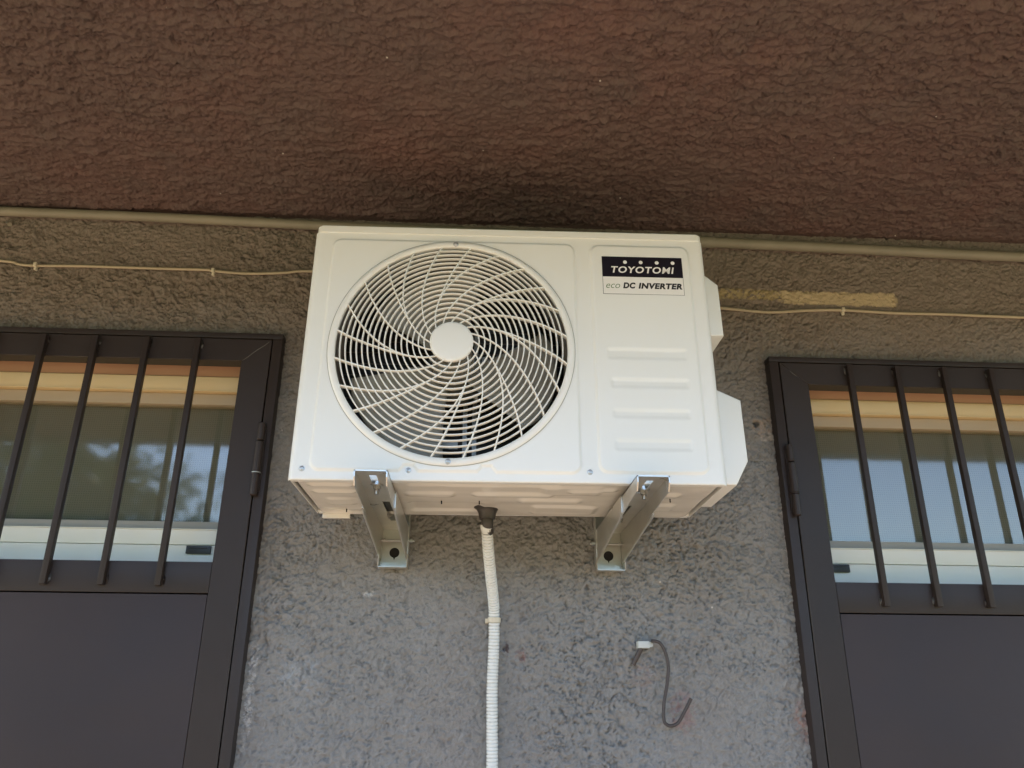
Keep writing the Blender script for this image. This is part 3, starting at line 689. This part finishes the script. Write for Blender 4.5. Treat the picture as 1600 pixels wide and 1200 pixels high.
# ================================================================== wall brackets
def bracket(xc, inner, label):
    t = empty('wall_bracket', (xc, 0, 1.72)); tag(t, label, 'bracket', 'zinc brackets under the air conditioner')
    t2 = t
    def B(name, bm, m=M['zinc'], par=t, sm=False):
        for v in bm.verts: v.co = v.co-Vector((xc, 0, 1.72))
        return obj(name, bm, m, par, sm)
    tilt = math.tan(math.radians(1.875))
    def wz(y): return 1.8085-y*tilt         # top of the arm's web (rises towards the front)
    hw = .0285; th = .0022
    F0, Bk = -.488, -.012
    # web: strips around two slots (slot 1 near the front, slot 2 near the wall)
    bm = bmesh.new()
    def web(x0, x1, y0, y1):
        V = [bm.verts.new((xc+x, y, wz(y)-dz)) for (x, y) in ((x0, y0), (x1, y0), (x1, y1), (x0, y1)) for dz in (0, th)]
        a, b_, c, d_, e, f_, g, h = V
        for q in ((a, c, e, g), (b_, h, f_, d_), (a, b_, d_, c), (c, d_, f_, e), (e, f_, h, g), (g, h, b_, a)): bm.faces.new(q)
    s1 = (-.0065, .0065, -.462, -.375); s2 = (-.0065+.004*inner, .0075+.004*inner, -.275, -.105)
    web(-hw, hw, F0, s1[2]); web(-hw, s1[0], s1[2], s1[3]); web(s1[1], hw, s1[2], s1[3]); web(-hw, hw, s1[3], s2[2])
    web(-hw, s2[0], s2[2], s2[3]); web(s2[1], hw, s2[2], s2[3]); web(-hw, hw, s2[3], Bk)
    for sx in (-1, 1):
        # front flange, shallow and flared; rear flange deeper towards the wall
        for (pts, off, name) in (([(F0, wz(F0)), (F0+.0, wz(F0)-.012), (F0+.010, wz(F0)-.026), (-.30, wz(-.3)-.036), (-.30, wz(-.3))], 0, 'f'),
                                 ([(-.345, wz(-.345)), (-.345, wz(-.345)-.031), (-.335, wz(-.335)-.036), (Bk, 1.7365), (Bk, wz(Bk))], .0024, 'r')):
            x0 = xc+sx*(hw-th+off); x1 = xc+sx*(hw+off)
            prism_x(bm, pts, min(x0, x1), max(x0, x1))
        # rolled lower lip
        V = [(-.345, wz(-.345)-.033), (-.335, wz(-.335)-.0375), (Bk-.02, 1.7405)]
        tube(bm, [(xc+sx*(hw+.001), y, z) for y, z in V], .0022, 6)
    bmesh.ops.recalc_face_normals(bm, faces=bm.faces)
    B('arm', bm)
    # wall plate: vertical channel with keyhole
    bm = bmesh.new(); pw = .0325; zb, ztp = 1.7200, 2.08; y0 = -.010; y1 = -.0076
    hx, hz, hr = xc-.0, 1.7555, .0112
    # plate with a round hole: ring fan around the hole, rectangles elsewhere
    N = 32; Q = []
    outer = []
    for k in range(N):
        a = 2*PI*k/N; c, s = math.cos(a), math.sin(a); m_ = max(abs(c)/(pw), abs(s)/.024); outer.append((hx+c/m_, hz+s/m_))
    inn = [(hx+hr*math.cos(2*PI*k/N)*(.9 if math.sin(2*PI*k/N) < -.8 else 1), hz+hr*math.sin(2*PI*k/N)*(1.55 if k == 3*N//4 else 1)) for k in range(N)]
    for yy in (y0, y1):
        A = [bm.verts.new((x, yy, z)) for x, z in inn]; Bv = [bm.verts.new((x, yy, z)) for x, z in outer]; Q.append((A, Bv))
        for k in range(N):
            j = (k+1) % N; bm.faces.new((A[k], A[j], Bv[j], Bv[k]))
    for k in range(N): j = (k+1) % N; bm.faces.new((Q[0][0][k], Q[0][0][j], Q[1][0][j], Q[1][0][k]))
    box(bm, xc-pw, xc+pw, y0, y1, zb, hz-.024); box(bm, xc-pw, xc+pw, y0, y1, hz+.024, ztp)
    for sx in (-1, 1): 
        a, b_ = sorted((xc+sx*pw, xc+sx*(pw-.002))); prism_x(bm, [(y0, zb), (-.044, zb+.002), (-.040, zb+.018), (-.036, zb+.03), (-.036, ztp), (y0, ztp)], a, b_)
    # slanted bottom tongue catching the light
    prism_x(bm, [(-.0102, zb-.0002), (-.043, zb-.0002), (-.043, zb+.0012), (-.0102, zb+.002)], xc-pw+.002, xc+pw-.002)
    bmesh.ops.recalc_face_normals(bm, faces=bm.faces)
    B('wall_plate', bm)
    bm = bmesh.new(); cyl(bm, (xc, -.009, hz), (xc, .014, hz), .0135, n=16); B('anchor_hole', bm, M['dark'])
    # cross bolt with nut
    zz = 1.7795; yb = -.030
    bm = bmesh.new(); cyl(bm, (xc-.037, yb, zz), (xc+.045*1, yb, zz), .0028, n=10) if inner > 0 else cyl(bm, (xc-.045, yb, zz), (xc+.037, yb, zz), .0028, n=10)
    bo = B('cross_bolt', bm, M['steel'])
    s = inner
    bm = bmesh.new(); cyl(bm, (xc+s*.0345, yb, zz), (xc+s*.0405, yb, zz), .0052, n=6); B('nut', bm, M['steel'], t)
    bm = bmesh.new(); cyl(bm, (xc-s*.0200, yb, zz), (xc-s*.0220, yb, zz), .0055, n=16); B('washer', bm, M['steel'], t)
    # fixing bolt under the unit
    yb = -.400; zw = wz(yb)-th
    xb = xc+.001
    bm = bmesh.new(); cyl(bm, (xb, yb, zw-.0018), (xb, yb, zw-.0002), .0115, n=24); cyl(bm, (xb, yb, zw-.0085), (xb, yb, zw-.0018), .0072, n=6); cyl(bm, (xb, yb, zw-.0120), (xb, yb, zw-.0085), .0062, .0042, n=16)
    cyl(bm, (xb, yb, zw-.018), (xb, yb, zw-.0120), .0038, n=12); cyl(bm, (xb, yb, zw), (xb, yb, zw+.02), .0038, n=10); B('fixing_bolt', bm, M['steel'], t, True)
    bm = bmesh.new(); cyl(bm, (xb, -.17, wz(-.17)-th-.006), (xb, -.17, wz(-.17)-th), .005, n=6); cyl(bm, (xb, -.17, wz(-.17)-th-.010), (xb, -.17, wz(-.17)-th-.006), .003, n=10)
    B('rear_stud', bm, M['steel'], t, True)
    bm = bmesh.new(); box(bm, xc-.022, xc+.022, -.36, -.16, wz(-.3)+.0006, wz(-.3)+.0045, .001)
    B('rubber_pad', bm, M['black'], t)
    return t
bracket(-.1785, 1, 'zinc steel wall bracket under the fan side of the air conditioner')
bracket(.3055, -1, 'zinc steel wall bracket under the right end of the air conditioner')

# ================================================================== drain hose
hz_ = empty('drain_hose', (.045, -.02, 1.2)); tag(hz_, 'pale ribbed drain hose hanging down the wall from a dark elbow', 'hose')
def rel(o, e):
    o.location = -e.location; return o
PTS = smooth_path([(.0255, -.168, 1.7865), (.029, -.140, 1.752), (.037, -.085, 1.700), (.045, -.040, 1.650), (.047, -.027, 1.617), (.0475, -.024, 1.56), (.0455, -.024, 1.48), (.0465, -.024, 1.40), (.048, -.024, 1.30), (.046, -.024, 1.10), (.05, -.024, .7), (.045, -.024, .25)], 60)
L_ = [0]
for a, b_ in zip(PTS, PTS[1:]): L_.append(L_[-1]+(b_-a).length)
step = .0007; P2 = []; R2 = []; i = 0; s = 0
while s < L_[-1]-.001:
    while L_[i+1] < s: i += 1
    q = (s-L_[i])/max(1e-9, L_[i+1]-L_[i]); P2.append(PTS[i].lerp(PTS[i+1], q))
    ph = (s/.0068) % 1.0; R2.append(  .0120-.0026*(1-min(1, abs(ph-.5)/.16)**2 if abs(ph-.5) < .16 else 0)); s += step*(1 if s < .65 else 3)
bm = bmesh.new(); tube(bm, P2, R2, 20, False); rel(obj('hose_pipe', bm, M['hose'], hz_, True, 60), hz_)
bm = bmesh.new(); tube(bm, [PTS[0]+Vector((-.0002, -.001, .006)), PTS[0]+Vector((0, 0, .0)), PTS[6]], [.0138, .0135, .0126], 24, False); 
rel(obj('hose_cuff', bm, M['hose'], hz_, True, 60), hz_)
bm = bmesh.new(); lathe(bm, [(0, 0), (.0285, 0), (.0300, -.003), (.0290, -.006), (.0225, -.010), (.0185, -.018), (.0165, -.030), (.0, -.034)], 36, 'Z', (.0255, -.174, 1.8335)); 
tube(bm, smooth_path([(.0255, -.174, 1.818), (.0258, -.175, 1.804), (.0262, -.172, 1.792), (.0275, -.160, 1.778)], 6), .0125, 20)
rel(obj('elbow', bm, M['fitting'], hz_, True, 50), hz_)
bm = bmesh.new(); zc_ = 1.612
bm2 = bm; lathe(bm, [(.0125, zc_-.0055), (.0142, zc_-.005), (.0142, zc_+.005), (.0125, zc_+.0055)], 28, 'Z', (.0472, -.0265, 0)); box(bm, .0280, .0345, -.022, -.006, zc_-.006, zc_+.0035, .001)
rel(obj('saddle_clip', bm, M['clip'], hz_, True), hz_)

# ================================================================== pipe and cable along the wall
pp = empty('wall_pipe', (0, -.025, 2.585)); tag(pp, 'dusty beige metal pipe running along the top of the wall', 'pipe')
P = smooth_path([(-3.9, -.022, 2.605), (-2.2, -.024, 2.602), (-1.2315, -.025, 2.5985), (-.83, -.026, 2.5955), (-.429, -.026, 2.588), (.1, -.026, 2.583), (.62, -.026, 2.5765), (1.02, -.025, 2.571), (1.4585, -.025, 2.564), (2.4, -.025, 2.558), (4.4, -.025, 2.54)], 20)
bm = bmesh.new(); tube(bm, P, [.0138 if p.x > .5 else .0122 for p in P], 20); rel(obj('pipe_run', bm, M['pipe'], pp, True, 60), pp)
bm = bmesh.new(); tube(bm, [(.565, -.026, 2.5772), (.612, -.026, 2.5765)], .0155, 20); rel(obj('coupler', bm, M['pipe'], pp, True, 60), pp)
bm = bmesh.new(); box(bm, -1.262, -1.240, -.012, -.0045, 2.607, 2.634, .002); rel(obj('mounting_tab', bm, M['pipe'], pp, True), pp)
nl = empty('wall_nail', (-1.214, 0, 2.575)); tag(nl, 'short grey nail sticking out of the wall below the pipe at far left', 'nail')
bm = bmesh.new(); cyl(bm, (-.012, .004, .010), (.009, -.016, -.008), .0042, n=12); obj('nail_shank', bm, M['steel'], nl, True)
bm = bmesh.new(); cyl(bm, (.009, -.016, -.008), (.0105, -.0175, -.0095), .0052, n=14); obj('nail_head', bm, M['pipe'], nl, True)

cb = empty('wall_cable', (0, -.007, 2.43)); tag(cb, 'thin beige cable clipped across the wall and passing behind the air conditioner', 'cable')
C2 = [(-3.9, 2.47), (-2.4, 2.468), (-1.5, 2.472), (-1.2104, 2.4651), (-1.1616, 2.4577), (-1.1188, 2.4546), (-1.0195, 2.4556), (-.9253, 2.4575), (-.8134, 2.4566), (-.7019, 2.4568), (-.6791, 2.4549), (-.62, 2.4518), (-.5726, 2.4514), (-.5, 2.455), (-.4446, 2.4615), (-.3, 2.46), (0, 2.43), (.35, 2.41), (.50, 2.399), (.6282, 2.391),
      (.7454, 2.3857), (.8477, 2.3922), (.9435, 2.3966), (1.0863, 2.393), (1.2239, 2.3937), (1.4311, 2.3905), (1.9, 2.39), (4.4, 2.38)]
P = smooth_path([(x, -.0085-.002*math.sin(x*23), z) for x, z in C2], 8)
bm = bmesh.new(); tube(bm, P, [.0040 if p.x > 0 else .0036 for p in P], 10); rel(obj('cable_run', bm, M['cable'], cb, True, 60), cb)
for x, z in ((-1.1188, 2.4552), (-.6791, 2.4549), (.9435, 2.3966), (-1.72, 2.4705), (1.62, 2.3905)):
    bm = bmesh.new(); box(bm, x-.0038, x+.0038, -.0155, -.001, z-.0055, z+.0055, .001); box(bm, x-.0030, x+.0030, -.010, -.001, z-.0125, z-.005, .001)
    rel(obj('cable_clip', bm, M['clip'], cb, True), cb)

# ================================================================== wire hook
hk = empty('wire_hook', (.37, -.01, 1.565)); tag(hk, 'rusty wire hook hanging from a white clip on the wall below the right bracket', 'hook')
HP = [(.352, -.004, 1.525), (.360, -.012, 1.543), (.3725, -.020, 1.560), (.3900, -.026, 1.5725), (.3990, -.026, 1.5722), (.4100, -.025, 1.5670), (.4195, -.024, 1.5487), (.4247, -.022, 1.5201), (.4196, -.021, 1.484), (.4105, -.021, 1.446), (.4085, -.022, 1.4148), (.4140, -.023, 1.4060), (.4226, -.024, 1.4038), (.4320, -.025, 1.4065), (.4395, -.026, 1.4125), (.4549, -.028, 1.4362), (.4675, -.030, 1.4577)]
bm = bmesh.new(); tube(bm, smooth_path(HP[3:], 8), .0036, 12); rel(obj('hook_wire', bm, M['wire'], hk, True, 60), hk)
bm = bmesh.new(); tube(bm, [(.350, -.012, 1.524), (.3585, -.016, 1.540), (.368, -.020, 1.558)], [.0048, .0055, .0055], 14); rel(obj('wall_peg', bm, M['wire'], hk, True), hk)
bm = bmesh.new(); box(bm, .3600, .3850, -.030, -.004, 1.5575, 1.5720, .0015); rel(obj('clip_block', bm, M['chip'], hk, True), hk)
bm = bmesh.new(); cyl(bm, (.3900, -.018, 1.5655), (.3900, -.004, 1.5655), .0052, n=14); rel(obj('clip_pin', bm, M['chip'], hk, True), hk)
